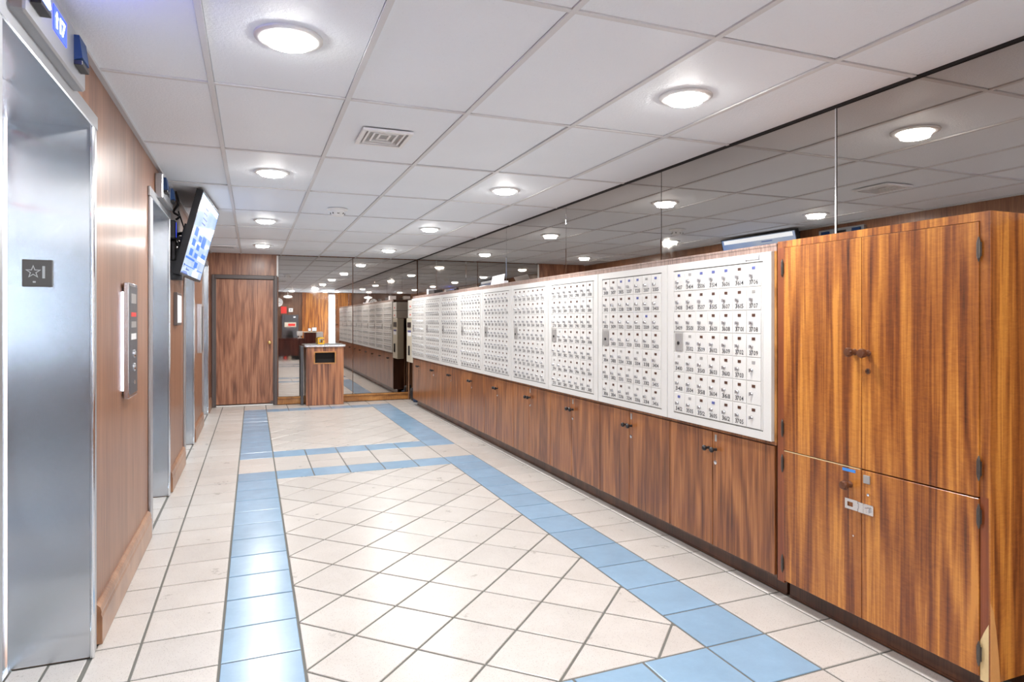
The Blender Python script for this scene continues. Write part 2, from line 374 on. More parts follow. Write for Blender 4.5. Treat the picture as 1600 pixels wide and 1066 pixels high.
# --- mirrors
def mirror_panel(b, mat, parent): return bx('mirror_panel', mat, b, parent, c=.012)
seams = [-10.8, -8.9, -4.2, .53, 5.25, 10.03, 14.85, 19.65, 24.5, YB - .03]
for i in range(len(seams) - 1):
    mirror_panel((XM, XM + .05, seams[i] + .012, seams[i + 1] - .012, 5.56, HC - .03), 'mirror', wall_right)
bx('seam_bead', 'chrome', (XM - .008, XM, .52, .545, 5.4, HC - .03), wall_right)
mirror_panel((1.60, 5.33, YB - .06, YB - .005, .40, HC - .03), 'mirror_back', wall_back)
mirror_panel((5.35, XM - .02, YB - .06, YB - .005, .40, HC - .03), 'mirror_back', wall_back)
bx('mirror_edge_strip', 'plastic_white', (1.52, 1.60, YB - .09, YB - .005, 6.55, HC - .05), wall_back, label='white vertical edge strip above the door frame corner')
struct('trim_1', MB().box(1.56, XM, YB - .16, YB - .06, .02, .40, .02).box(1.56, XM, YB - .22, YB - .06, .30, .40, .03), 'ledge')
struct('trim_2', MB().box(XM - .03, XM + .05, YE, YB - .06, HC - .03, HC + .02), 'dark')

# --- ceiling grid : 2 x 4 ft boards
CX0, CDX, CY0, CDY = -.149, 1.8784, -4.588, 3.789
def ceil_parts():
    cols = [k for k in range(-1, 9)]; rows = range(-4, 9)
    for r in rows:
        for k in cols:
            x0 = CX0 + CDX * k; x1 = x0 + CDX; y0 = CY0 + CDY * r; y1 = y0 + CDY
            x0 = max(x0, XL + .02); y0 = max(y0, YR + .02); y1 = min(y1, YB - .02)
            lim = XM + .02 if y1 > YE else XR - .02
            x1 = min(x1, lim)
            if x1 - x0 < .1 or y1 - y0 < .1: continue
            g = .035; dz = random.uniform(0, .012)
            bx('ceiling_tile', 'ceil', (x0 + g, x1 - g, y0 + g, y1 - g, HC + .004 + dz, HC + .07 + dz), ceiling, c=.012)
    for k in cols:
        x = CX0 + CDX * k
        if x < XL: continue
        ye = YR if x > XM else YB
        if x > XM: bx('grid_bar', 'tbar', (x - .038, x + .038, YR, YE - .5, HC - .012, HC + .012), ceiling)
        else: bx('grid_bar', 'tbar', (x - .038, x + .038, YR, YB - .01, HC - .012, HC + .012), ceiling)
    for r in range(-3, 9):
        yy = CY0 + CDY * r
        for k in cols:
            x0 = max(CX0 + CDX * k, XL); x1 = min(CX0 + CDX * (k + 1), XM if yy > YE - .5 else XR)
            if x1 - x0 > .15: bx('grid_bar', 'tbar', (x0 + (.038 if x0 > XL else 0), x1 - .038, yy - .036, yy + .036, HC - .010, HC + .012), ceiling)
ceil_parts()
struct('trim_3', MB().box(XL, XL + .07, YR, YB, HC - .035, HC + .02), 'angle')
# baseboards along the left wall, between lifts
prev = YR; n = 0
for a, b in LIFTS + [(YB, YB)]:
    y0, y1 = prev + (.33 if prev > YR else 0), a - (.4 if a < YB else .02)
    if y1 - y0 > .3:
        n += 1
        struct('baseboard_left_%d' % n, MB().prism([(XL, .012), (XL + .085, .012), (XL + .085, .36), (XL + .07, .40), (XL + .075, .44), (XL + .06, .50), (XL + .02, .54), (XL, .54)], 'y', y0, y1), 'base')
    prev = b

# --- floor tiles
K = .0183
def shear(p): return (p[0], p[1] + K * (p[0] - 4))
def clip(poly, ax, val, keep_greater):
    out = []
    for i in range(len(poly)):
        a, b = poly[i], poly[(i + 1) % len(poly)]
        ia = (a[ax] >= val) == keep_greater or a[ax] == val; ib = (b[ax] >= val) == keep_greater or b[ax] == val
        if ia: out.append(a)
        if ia != ib:
            t = (val - a[ax]) / (b[ax] - a[ax]); out.append((a[0] + t * (b[0] - a[0]), a[1] + t * (b[1] - a[1])))
    return out
def inset(poly, d):
    n = len(poly); lines = []
    for i in range(n):
        a, b = poly[i], poly[(i + 1) % n]; ex, ey = b[0] - a[0], b[1] - a[1]; l = math.hypot(ex, ey)
        nx, ny = -ey / l, ex / l; lines.append(((a[0] + nx * d, a[1] + ny * d), (ex / l, ey / l)))
    out = []
    for i in range(n):
        (p, u), (q, v) = lines[i - 1], lines[i]; den = u[0] * v[1] - u[1] * v[0]
        if abs(den) < 1e-6: out.append(q); continue
        t = ((q[0] - p[0]) * v[1] - (q[1] - p[1]) * v[0]) / den; out.append((p[0] + u[0] * t, p[1] + u[1] * t))
    return out
def area(p): return .5 * sum(p[i][0] * p[(i + 1) % len(p)][1] - p[(i + 1) % len(p)][0] * p[i][1] for i in range(len(p)))
def clean(p):
    o = []
    for q in p:
        if not o or math.hypot(q[0] - o[-1][0], q[1] - o[-1][1]) > .02: o.append(q)
    if len(o) > 1 and math.hypot(o[0][0] - o[-1][0], o[0][1] - o[-1][1]) < .02: o.pop()
    return o
tiles = []   # (poly, material)
def add_poly(p, mat, g=.017):
    p = clean(p)
    if len(p) < 3 or area(p) < .012: return
    q = inset(p, g)
    if area(q) < .006: return
    tiles.append((q, mat))
def rect(x0, x1, y0, y1): return [(x0, y0), (x1, y0), (x1, y1), (x0, y1)]
def isblue(ix, iy):
    if ix < 0 or ix > 6: return False
    for a, b in ((-1, 0), (12, 13), (15, 16), (26, 27), (-4, -3), (-16, -15)):
        if a <= iy < b and 0 <= ix <= 6: return True
    if (13 <= iy < 15) or (-3 <= iy < -1) or iy >= 27 or iy < -16: return False
    return ix in (0, 6)
FIELDS = [(0, 12, 0.0), (16, 26, 1.0), (-15, -4, .5)]
def infield(ix, iy): return 1 <= ix <= 5 and any(a <= iy < b for a, b, _ in FIELDS)
for iy in range(-19, 29):
    for ix in range(-3, 16):
        if infield(ix, iy): continue
        x0, x1 = ix, ix + 1; y0, y1 = iy, iy + 1
        y1 = min(y1, YB - .02 - K * (ix - 4))
        if y1 - y0 < .1: continue
        if ix >= 8 and iy >= -10:
            x1 = min(x1, XM); 
            if iy < 26 and iy >= -3: x1 = min(x1, 8.235)
            if x1 - x0 < .05: continue
        if ix >= 9 and iy >= -12: continue
        if ix <= -2:
            # tile against the left wall; runs on into the lift openings
            for a, b in LIFTS:
                a2, b2 = a - K * (ix - 4), b - K * (ix - 4)
                s0, s1 = max(y0, a2 + .03), min(y1, b2 - .03)
                if s1 - s0 > .08: add_poly(rect(max(x0, -2.40), min(x1, XL), s0, s1) if ix == -3 else rect(x0, XL + .0, s0, s1), 'cream_tile')
            if ix == -3: continue
            add_poly(rect(XL + .02, x1, y0, y1), 'cream_tile'); continue
        add_poly(rect(x0, x1, y0, y1), 'blue_tile' if isblue(ix, iy) else 'cream_tile')
r2 = math.sqrt(2)
for fy0, fy1, off in FIELDS:
    h = r2 / 2
    for a in range(-30, 30):
        for b in range(-30, 30):
            cx = 1 + (a + b) * h + h; cy = fy0 + off + (a - b) * h
            if cx < 0 or cx > 7 or cy < fy0 - 1 or cy > fy1 + 1: continue
            p = [(cx, cy - h), (cx + h, cy), (cx, cy + h), (cx - h, cy)]
            p = clip(p, 0, 1, True); p = clip(p, 0, 6, False) if p else p
            p = clip(p, 1, fy0, True) if p else p; p = clip(p, 1, fy1, False) if p else p
            if len(p) >= 3: add_poly(p, 'cream_tile')
def tile_geo(q, z=0.0):
    s = [shear(p) for p in q]; i2 = [shear(p) for p in inset(q, .008)]; n = len(s)
    v = [(x, y, -.03) for x, y in s] + [(x, y, z - .006) for x, y in s] + [(x, y, z) for x, y in i2]
    f = [(i, (i + 1) % n, n + (i + 1) % n, n + i) for i in range(n)] + [(n + i, n + (i + 1) % n, 2 * n + (i + 1) % n, 2 * n + i) for i in range(n)] + [tuple(range(2 * n, 3 * n))]
    return v, f
def depth(q):
    x = sum(p[0] for p in q) / len(q) - .3944; y = sum(p[1] for p in q) / len(q) + 7.1507
    u = x * math.cos(YAW) - y * math.sin(YAW); v = x * math.sin(YAW) + y * math.cos(YAW)
    if v < 4.0 or abs(u / v) > .86: return 1e6 + abs(v)
    return v / math.sqrt(max(area(q), .01))
tiles.sort(key=lambda t: depth(t[0]))
cache = {}
for q, mat in tiles[:300]:
    v, f = tile_geo(q, random.uniform(-.002, .002) * 0)
    ox, oy = v[0][0], v[0][1]
    key = (mat, tuple((round(a - ox, 3), round(b - oy, 3)) for a, b, _ in v))
    if key in cache: o = bpy.data.objects.new('tile', cache[key]); C.objects.link(o)
    else:
        o = mesh_obj('tile', [(a - ox, b - oy, c) for a, b, c in v], f, mat); cache[key] = o.data
    o.parent = floor; o.location = (ox * U, oy * U, random.uniform(-.0004, .0004))
for mat in ('cream_tile', 'blue_tile'):
    mb = MB()
    for q, m_ in tiles[300:]:
        if m_ == mat: mb.add(*tile_geo(q))
    o = mesh_obj('far_tiles', mb.v, mb.f, mat, floor); o['kind'] = 'stuff'

# --- service door at the end
door = struct('door_1', MB().box(-1.36, 1.40, YB - .02, YB + .12, .12, 6.38, .01), 'doorwood')
mb = MB()
for a, b in ((-1.5, -1.36), (1.40, 1.56)): mb.box(a, b, YB - .12, YB + .3, .012, 6.60, .015)
mb.box(-1.36, 1.40, YB - .12, YB + .3, 6.40, 6.60, .015)
for a, b in ((-1.36, -1.30), (1.35, 1.40)): mb.box(a, b, YB - .05, YB + .25, .012, 6.40)
mb.obj('door_frame', 'frame', door)
MB().lathe((1.178, YB - .02, 3.2), (0, -1, 0), [(.09, 0), (.09, .02), (.035, .03), (.035, .12), (.085, .15), (.095, .2), (.07, .25), (.0, .265)]).obj('knob', 'brass', door, smooth=True)
bx('threshold', 'plastic_white', (-1.30, 1.35, YB - .06, YB + .2, .012, .07), door, label='bright white threshold strip under the door')  # plain white strip painted as the light showing under the door
bx('lower_stop', 'frame', (1.22, 1.35, YB - .1, YB - .02, .1, .22), door)

# ================================================================== LIFTS
LIFT_LABELS = ['nearest lift, its wide steel jamb carrying the star plate', 'second lift from the camera, steel opening just before the wall screen',
               'third lift opening, half hidden below the wall screen', 'farthest lift opening, beside the brown service door']
for i, (a, b) in enumerate(LIFTS):
    t = thing('elevator', LIFT_LABELS[i], 'elevator', (XL, (a + b) / 2, 0), 'lifts along the left wall')
    xd = -2.43
    e = XL + .05
    o = MB().box(xd, XL + .03, b - .02, b + .015, .012, DH).obj('jamb', 'steel', t)
    MB().box(xd, XL + .03, a - .015, a + .02, .012, DH).obj('jamb', 'steel', t)
    MB().box(XL, e, b - .02, b + .17, .012, DH, .01).obj('casing', 'steel_dull', t)
    MB().box(XL, e, a - .3, a + .02, .012, DH, .01).obj('casing', 'steel_dull', t)
    MB().cyl((e - .01, b - .03, .014), (e - .01, b - .03, DH - .02), .028, n=12).obj('bright_edge', 'steel_bright', t, smooth=True)
    MB().box(XL, e, a - .35, b + .24, DH, DH + .19, .01).obj('header', 'steel_dull', t)
    MB().box(xd, e, a, b, DH - .02, DH + .01).obj('soffit', 'steel', t)
    ym = (a + b) / 2
    MB().box(xd - .1, xd - .02, a - .05, ym - .008, .03, DH + .1).obj('door_leaf', 'steel', t)
    MB().box(xd - .1, xd - .02, ym + .008, b + .05, .03, DH + .1).obj('door_leaf', 'steel', t)
    MB().box(xd - .14, xd + .03, a + .02, b - .02, -.01, .014).obj('sill', 'steel_bright', t)
# star floor plate on the near jamb
yj = LIFTS[0][1] - .02
t = thing('floor_plate', 'square charcoal plate with star and 1 on steel jamb', 'sign', (-2.115, yj, 4.76))
bx('plate', 'grey_plate', (-2.275, -1.955, yj - .025, yj, 4.76, 5.10), t, c=.006)
def star_pts(cx, cz, R, r, k=5): return [(cx + (R if i % 2 == 0 else r) * math.sin(math.pi * i / k), cz + (R if i % 2 == 0 else r) * math.cos(math.pi * i / k)) for i in range(2 * k)]
po, pi_ = star_pts(-2.155, 4.945, .088, .036), star_pts(-2.155, 4.945, .064, .024)
MB().add([(x, yj - .03, z) for x, z in po] + [(x, yj - .03, z) for x, z in pi_], [(i, (i + 1) % 10, 10 + (i + 1) % 10, 10 + i) for i in range(10)]).obj('star', 'engrave', t)
text_mb('1', .15, lambda u, v: (-2.045 + u, yj - .03, 4.945 + v)).obj('numeral', 'engrave', t)
bx('braille', 'engrave', (-2.16, -2.13, yj - .028, yj - .024, 4.81, 4.83), t)
# red bordered notice on the nearest lift door
t = thing('notice', 'clear notice with red border on nearest lift door', 'notice', (-2.44, 2.05, 5.9))
MB().box(-2.447, -2.44, 1.70, 2.52, 5.80, 6.78).obj('sheet', 'paper', t)
mb = MB(); mb.box(-2.44, -2.435, 2.485, 2.50, 5.82, 6.76).box(-2.44, -2.435, 1.72, 1.735, 5.82, 6.76).box(-2.44, -2.435, 1.735, 2.485, 5.82, 5.84).box(-2.44, -2.435, 1.735, 2.485, 6.74, 6.76); mb.obj('border', 'red', t)

# indicator panels over lift 1 and 2
def indicator(y0, y1, z0, z1, label, txt):
    t = thing('elevator_indicator', label, 'indicator', (XL, (y0 + y1) / 2, z0), 'indicator panels above the lifts')
    xf = XL + .16; w = y1 - y0
    MB().box(XL, xf, y0, y1, z0, z1, .02).obj('panel', 'steel_dull', t)
    for s, m in ((.14, 'lantern_lit' if txt else 'lantern'), (.83, 'lantern')):
        yc = y0 + w * s; hw = .16
        zl, zh = z0 + .19, z1 - .07
        vs = [(xf, yc - hw, zl), (xf, yc + hw, zl), (xf, yc + hw, zh), (xf, yc - hw, zh), (xf + .08, yc - hw, zl + .03), (xf + .08, yc + hw, zl + .03), (xf + .05, yc + hw, zh), (xf + .05, yc - hw, zh)]
        MB().add(vs, [(0, 1, 2, 3), (4, 7, 6, 5), (0, 4, 5, 1), (1, 5, 6, 2), (2, 6, 7, 3), (3, 7, 4, 0)]).obj('lantern', m, t)
        MB().box(xf - .01, xf + .08, yc - hw, yc + hw, zl - .05, zl, .005).obj('lantern_base', 'black', t)
    yc = y0 + w * .50
    bx('display', 'led_blue' if txt else 'black', (xf, xf + .006, yc - .24, yc + .24, z0 + .19, z1 - .09), t)
    if txt:
        zc = (z0 + z1) / 2 + .05
        text_mb('17', .15, lambda u, v: (xf + .011, yc + .07 + u, zc + v), width=.2).obj('numeral', 'led_white', t)
        MB().add([(xf + .011, yc - .19 + dy, zc + dz) for dy, dz in ((.03, -.08), (.07, -.08), (.07, .02), (.10, .02), (.05, .09), (0, .02), (.03, .02))], [tuple(range(7))]).obj('arrow', 'led_white', t)
    return t
indicator(-.45, 1.72, 6.97, 7.5, 'steel floor indicator glowing blue over the nearest lift', True)
indicator(8.75, 10.6, 6.97, 7.5, 'steel floor indicator with dark display over second lift', False)

# hall call panels
t = thing('call_panel', 'tall steel call button panel with white glow behind, nearest lift', 'control panel', (XL, 4.9, 3.1))
bx('backplate', 'black', (XL, XL + .025, 4.99, 5.76, 3.14, 4.86), t)
bx('housing', 'steel_bright', (XL + .025, XL + .10, 4.955, 5.80, 3.07, 4.95), t, c=.012)
bx('backlight', 'halo', (XL + .004, XL + .02, 4.97, 4.99, 3.2, 4.8), t)
bx('glass_face', 'darkgrey', (XL + .10, XL + .106, 5.0, 5.76, 3.13, 4.90), t)
for z, m, h in ((4.62, 'slot_grey', .16), (4.40, 'red', .07), (4.22, 'slot_grey', .10), (4.02, 'signwhite', .1)): bx('notice_strip', m, (XL + .106, XL + .11, 5.15, 5.62, z, z + h), t)
for z in (3.78, 3.56): MB().lathe((XL + .106, 5.38, z), (1, 0, 0), [(.07, 0), (.07, .02), (.045, .03), (0, .03)], 12).obj('button', 'steel_bright', t, smooth=True)
bx('key_switch', 'chrome', (XL + .106, XL + .13, 5.33, 5.43, 3.28, 3.34), t)
t = thing('call_panel', 'slim pale call button panel between third and farthest lifts', 'control panel', (XL, 20.3, 3.1))
bx('housing', 'steel_bright', (XL, XL + .17, 20.0, 20.6, 3.1, 4.95), t, c=.02)
bx('glass_face', 'darkgrey', (XL + .17, XL + .18, 20.06, 20.54, 3.2, 4.85), t)
for z in (3.9, 3.6): bx('button', 'chrome', (XL + .18, XL + .19, 20.25, 20.35, z, z + .1), t)
t = thing('framed_notice', 'small framed white notice on wall below the wall screen', 'picture frame', (XL, 12.9, 4.2))
bx('frame', 'frame', (XL, XL + .09, 12.35, 13.45, 4.2, 5.08), t, c=.01); bx('sheet', 'paper', (XL + .09, XL + .10, 12.43, 13.37, 4.27, 5.01), t)

# ================================================================== WALL SCREEN
TV = dict(Xt=-.755, Zt=7.60, Xb=-1.296, Zb=5.471, y1=11.03, y2=14.815, yw=.054)
tn = Vector((TV['Xt'] - TV['Xb'], 0, TV['Zt'] - TV['Zb'])).normalized()          # up along the screen
ty = Vector((TV['yw'], 1, 0)).normalized(); nn = ty.cross(tn).normalized()       # outward normal
if nn.x < 0: nn = -nn
H = math.hypot(TV['Xt'] - TV['Xb'], TV['Zt'] - TV['Zb']); Wd = TV['y2'] - TV['y1']
O = Vector((TV['Xb'], TV['y1'], TV['Zb']))
def tvp(u, v, w): return tuple(O + ty * u * Wd + tn * v * H + nn * w)
def tvbox(u0, u1, v0, v1, w0, w1):
    vs = [tvp(u, v, w) for w in (w0, w1) for (u, v) in ((u0, v0), (u1, v0), (u1, v1), (u0, v1))]
    return vs, [(0, 3, 2, 1), (4, 5, 6, 7), (0, 1, 5, 4), (1, 2, 6, 5), (2, 3, 7, 6), (3, 0, 4, 7)]
tv = thing('wall_screen', 'large lit screen tilting down from the left wall', 'television', (XL, 12.9, 5.47))
MB().add(*tvbox(0, 1, 0, 1, -.16, -.02)).add(*tvbox(.15, .85, .06, .6, -.3, -.16)).obj('body', 'black', tv)
b = .012
mb = MB(); [mb.add(*tvbox(*q, -.02, 0.0)) for q in ((0, 1, 0, .03), (0, 1, 1 - .02, 1), (0, b, .03, .98), (1 - b, 1, .03, .98))]; mb.obj('bezel', 'black', tv)
scr = MB().add(*tvbox(b, 1 - b, .03, .98, -.02, -.006)).obj('screen', 'screen', tv)
def ui(name, mat, *rects):
    mb = MB()
    for q in rects: mb.add([tvp(q[0], q[2], -.003), tvp(q[1], q[2], -.003), tvp(q[1], q[3], -.003), tvp(q[0], q[3], -.003)], [(0, 1, 2, 3)])
    mb.obj(name, mat, scr)
ui('picture_block', 'ui_blue', (.13, .27, .50, .60), (.13, .27, .38, .46), (.13, .27, .26, .34), (.36, .50, .47, .54), (.53, .72, .42, .56), (.36, .50, .36, .43), (.36, .50, .26, .32), (.04, .44, .21, .235), (.47, .62, .14, .22), (.04, .95, .125, .135), (.68, .9, .3, .36))
ui('caption_line', 'ui_dark', (.30, .44, .86, .875), (.28, .46, .80, .815), (.30, .50, .74, .755), (.30, .47, .68, .695), (.18, .32, .08, .095), (.08, .26, .05, .06), (.03, .30, .0305, .045))
ui('bright_block', 'ui_white', (.04, .96, .90, .97), (.52, .95, .58, .64), (.55, .95, .25, .30), (.50, .78, .035, .11), (.56, .66, .11, .15))
# bracket, boxes and cables behind the screen
t = thing('wall_bracket', 'black steel arm bracket holding the wall screen', 'bracket', (XL, 12.6, 5.3))
MB().box(XL, XL + .05, 12.1, 13.3, 5.6, 6.9).obj('wall_plate', 'black', t)
for yy in (12.3, 13.1):
    MB().cyl((XL + .05, yy, 6.6), tvp(.4 if yy < 12.6 else .6, .55, -.30), .045, n=8).obj('arm', 'black', t)
    MB().cyl((XL + .05, yy, 5.75), tvp(.4 if yy < 12.6 else .6, .15, -.30), .045, n=8).obj('arm', 'black', t)
MB().box(XL + .02, XL + .3, 11.25, 11.6, 5.35, 5.85, .02).obj('junction_box', 'black', t)
t = thing('media_player', 'small black media box on wall beside the screen cables', 'electronics', (XL, 11.5, 6.35))
MB().box(XL + .01, XL + .16, 11.3, 11.75, 6.38, 6.85, .03).obj('body', 'black', t); bx('light', 'led_blue', (XL + .16, XL + .165, 11.34, 11.38, 6.42, 6.8), t)
t = thing('power_strip', 'dark power strip with plugs hanging behind screen edge', 'power strip', (XL, 12.0, 5.85))
MB().box(XL + .01, XL + .12, 11.72, 11.95, 5.85, 6.6, .02).obj('body', 'darkgrey', t)
for k in range(4): bx('plug', 'black', (XL + .12, XL + .24, 11.76, 11.91, 5.93 + .16 * k, 6.03 + .16 * k), t, c=.01)
t = thing('adapter', 'grey square adapter hanging from a black cord behind screen', 'adapter', (XL, 11.9, 6.1))
MB().box(XL + .26, XL + .42, 11.62, 11.9, 6.12, 6.48, .03).obj('body', 'darkgrey', t)
def cable(pts, r, label, nm='cable'):
    P = []
    for i in range(len(pts) - 1):
        for s in range(6):
            t_ = s / 6; p0 = pts[max(i - 1, 0)]; p1 = pts[i]; p2 = pts[i + 1]; p3 = pts[min(i + 2, len(pts) - 1)]
            P.append(tuple(.5 * ((2 * p1[k]) + (-p0[k] + p2[k]) * t_ + (2 * p0[k] - 5 * p1[k] + 4 * p2[k] - p3[k]) * t_ ** 2 + (-p0[k] + 3 * p1[k] - 3 * p2[k] + p3[k]) * t_ ** 3) for k in range(3)))
    P.append(pts[-1]); return tag(MB().tube(P, r).obj(nm, 'black', smooth=True), label, 'cable', 'cables behind the wall screen')
cable([(XL + .14, 11.5, 7.6), (XL + .2, 11.45, 7.3), (XL + .08, 11.6, 7.1), (XL + .22, 11.5, 6.98), (XL + .14, 11.55, 6.9)], .03, 'knotted black cable dropping from ceiling to the boxes')
cable([(XL + .2, 11.5, 7.1), (XL + .3, 11.9, 6.7), (XL + .42, 12.2, 6.2), (XL + .3, 12.0, 5.9)], .018, 'thin straight black cable slanting behind the screen')
cable([(XL + .1, 11.4, 6.5), (XL + .3, 11.5, 6.1), (XL + .15, 11.6, 5.8), (XL + .35, 11.8, 5.7), (XL + .2, 11.5, 5.6)], .022, 'looped black cable between media box and junction box')
cable([(XL + .2, 11.8, 6.3), (XL + .4, 11.7, 6.0), (XL + .25, 11.5, 5.95), (XL + .35, 11.3, 5.75), (XL + .2, 11.35, 5.6)], .016, 'slack black lead curling under the adapter')

# ================================================================== CEILING FIXTURES
LX = [.79, 6.41]; LY = [1.05, 8.62, 16.35, 24.2]
names = ['nearest', 'second', 'third', 'farthest']
def downlight(x, y, label, group, power=LAMP_W):
    t = thing('recessed_light', label, 'ceiling light', (x, y, HC), group)
    MB().lathe((x, y, HC + .0), (0, 0, -1), [(.39, -.01), (.39, .012), (.36, .03), (.30, .03), (.275, -.0), (.275, -.01)], 32).obj('trim_ring', 'trim_metal', t, smooth=True)
    MB().lathe((x, y, HC), (0, 0, -1), [(.27, -.01), (.27, .04), (.25, .075), (.16, .10), (0, .108)], 28).obj('lens', 'lens', t, smooth=True)
    ld = bpy.data.lights.new('lamp', 'AREA'); ld.shape = 'DISK'; ld.size = .15; ld.energy = power; ld.color = (1, .985, .965)
    lo = bpy.data.objects.new('lamp', ld); C.objects.link(lo); lo.parent = t; lo.location = (0, 0, -.036)
for i, x in enumerate(LX):
    for j, y in enumerate(LY):
        downlight(x, y, '%s recessed downlight of the %s row' % (names[j], 'elevator-side' if i == 0 else 'mailbox-side'), 'recessed corridor downlights')
for x in (.79, 6.41):
    downlight(x, -6.9, 'recessed downlight above the photographer, %s row' % ('elevator-side' if x < 2 else 'mailbox-side'), 'recessed corridor downlights')
for x, y, w_ in ((.79, -14.5, 'over the left end of'), (4.5, -14.5, 'over the middle of'), (8.2, -14.5, 'just right of'), (12.5, -14.5, 'by the windows, far right of')):  # downlights added as fill light for the lobby
    downlight(x, y, 'recessed lobby downlight %s the reception desk' % w_, 'recessed lobby downlights')
# air diffuser
t = thing('air_diffuser', 'square louvred air diffuser in the ceiling tile', 'vent', (2.6, 4.8, HC))
x0, x1, y0, y1 = 2.16, 3.04, 4.30, 5.32
mb = MB()
for k in range(5):
    d = .11 * k; z0, z1 = HC - .035 + .012 * k, HC - .012 + .016 * k
    a, b_, c, d_ = x0 + d, x1 - d, y0 + d, y1 - d; w = .035 if k else .07
    if b_ - a < .12: break
    ring = MB().box(a, b_, c, c + w, z0 - .02, z1).box(a, b_, d_ - w, d_, z0 - .02, z1).box(a, a + w, c + w, d_ - w, z0 - .02, z1).box(b_ - w, b_, c + w, d_ - w, z0 - .02, z1)
    ring.obj('frame' if k == 0 else 'louvre', 'white', t)
bx('throat', 'slot_grey', (x0 + .05, x1 - .05, y0 + .05, y1 - .05, HC - .004, HC + .002), t)
# smoke detector
t = thing('smoke_detector', 'round white smoke detector on the ceiling tile', 'smoke detector', (2.76, 13.15, HC))
MB().lathe((2.76, 13.15, HC), (0, 0, -1), [(.30, 0), (.30, .03), (.20, .045), (.19, .07)], 28).obj('base', 'plastic_white', t, smooth=True)
MB().lathe((2.76, 13.15, HC), (0, 0, -1), [(.20, .07), (.20, .14), (.16, .21), (.0, .22)], 28).obj('head', 'plastic_white', t, smooth=True)
for k in range(8):
    an = k * math.pi / 4; MB().box(-.03, .03, -.01, .01, -.04, 0).obj('slit', 'black', t, world=False).location = (.188 * math.cos(an) * U, .188 * math.sin(an) * U, -.12 * U)
# return air grille at far end
t = thing('return_grille', 'white slotted return grille near the far left corner', 'vent', (-.9, 25.3, HC))
MB().box(-1.45, -.3, 24.75, 24.9, HC - .05, HC).box(-1.45, -.3, 25.75, 25.9, HC - .05, HC).box(-1.45, -1.35, 24.9, 25.75, HC - .05, HC).box(-.4, -.3, 24.9, 25.75, HC - .05, HC).obj('frame', 'white', t)
for k in range(14): bx('slat', 'tbar', (-1.33 + k * .068, -1.30 + k * .068, 24.9, 25.75, HC - .045, HC - .005), t)

# ================================================================== CABINET RUN AND MAILBOXES
PITCH = 2.786; Y0 = .93; NP = 9
YEND = Y0 + PITCH * NP
ORD = ['nearest', 'second', 'third', 'fourth', 'fifth', 'sixth', 'seventh', 'eighth', 'farthest']
t = thing('mailbox_housing', 'long wooden housing framing the row of white mailbox panels', 'cabinet', (XF + .4, (Y0 + YEND) / 2, 2.36))
MB().box(XF + .065, XM, Y0 - .04, YEND, 2.385, 5.50).obj('body', 'rose', t)
MB().box(XF, XF + .06, Y0 - .04, YEND, 5.425, 5.50).obj('fascia', 'fascia', t)
MB().box(XF - .01, XM, Y0 - .04, YEND, 5.50, 5.545, .01).obj('top_board', 'fascia', t)
MB().box(XF, XF + .06, Y0 - .04, YEND, 2.385, 2.435).obj('bottom_rail', 'rose', t)
MB().box(XF, XF + .06, Y0 - .04, Y0 + .008, 2.435, 5.425).obj('end_stile', 'ledge', t)
# units, column-major numbering as in the building (no 13)
UN = [1, 2, 3, 4, 5, 6, 7, 8, 9, 10, 11, 12, 14, 15]
seq = []
for fl in list(range(37, 3, -1)):
    if fl == 13: continue
    for u in reversed(UN):
        if fl == 37 and u > 9: continue
        seq.append('%d%02d' % (fl, u))
seq = seq[::-1]
end9 = seq.index('3407')
def cell_nums(p):     # p=0 nearest
    if p == 0: s = end9; L_ = seq[s:]
    else:
        e = end9 - 48 * (p - 1); L_ = seq[max(0, e - 48):e]
    cells = {}; i = 0
    for c in range(7):
        for r in range(7):
            if c == 0 and r == 3: continue
            cells[(c, r)] = L_[i] if i < len(L_) else None; i += 1
    return cells
XP = XF - .06     # panel face plane
dm = None
def proto_mesh(mb, mat):
    o = mb.obj('proto', mat); me = o.data; C.objects.unlink(o); bpy.data.objects.remove(o); return me
CW, CH = .334, .384
ME_DOOR = proto_mesh(MB().box(-.012, 0, -CW / 2 + .006, CW / 2 - .006, -CH / 2 + .006, CH / 2 - .006, .004), 'white_door')
ME_SLOT = {k: proto_mesh(MB().box(-.018, -.010, -.038, .038, -.024, .024, .002), k) for k in ('slot_brown', 'slot_blue', 'slot_grey')}
ME_LOCK = proto_mesh(MB().lathe((-.01, 0, 0), (-1, 0, 0), [(.030, 0), (.030, .02), (.022, .035), (.008, .035), (.008, .03), (0, .03)], 14).box(-.07, -.045, -.007, .007, -.03, .026), 'lock')
ME_PLATE = proto_mesh(MB().box(-.025, 0, -.11, .11, -.17, .17, .006), 'slot_grey')
ME_KEY = proto_mesh(MB().lathe((-.025, 0, -.02), (-1, 0, 0), [(.032, 0), (.032, .012), (0, .012)], 12), 'black')
def inst(name, me, parent, loc):
    o = bpy.data.objects.new(name, me); C.objects.link(o); o.parent = parent; o.location = tuple(c * U for c in loc); return o
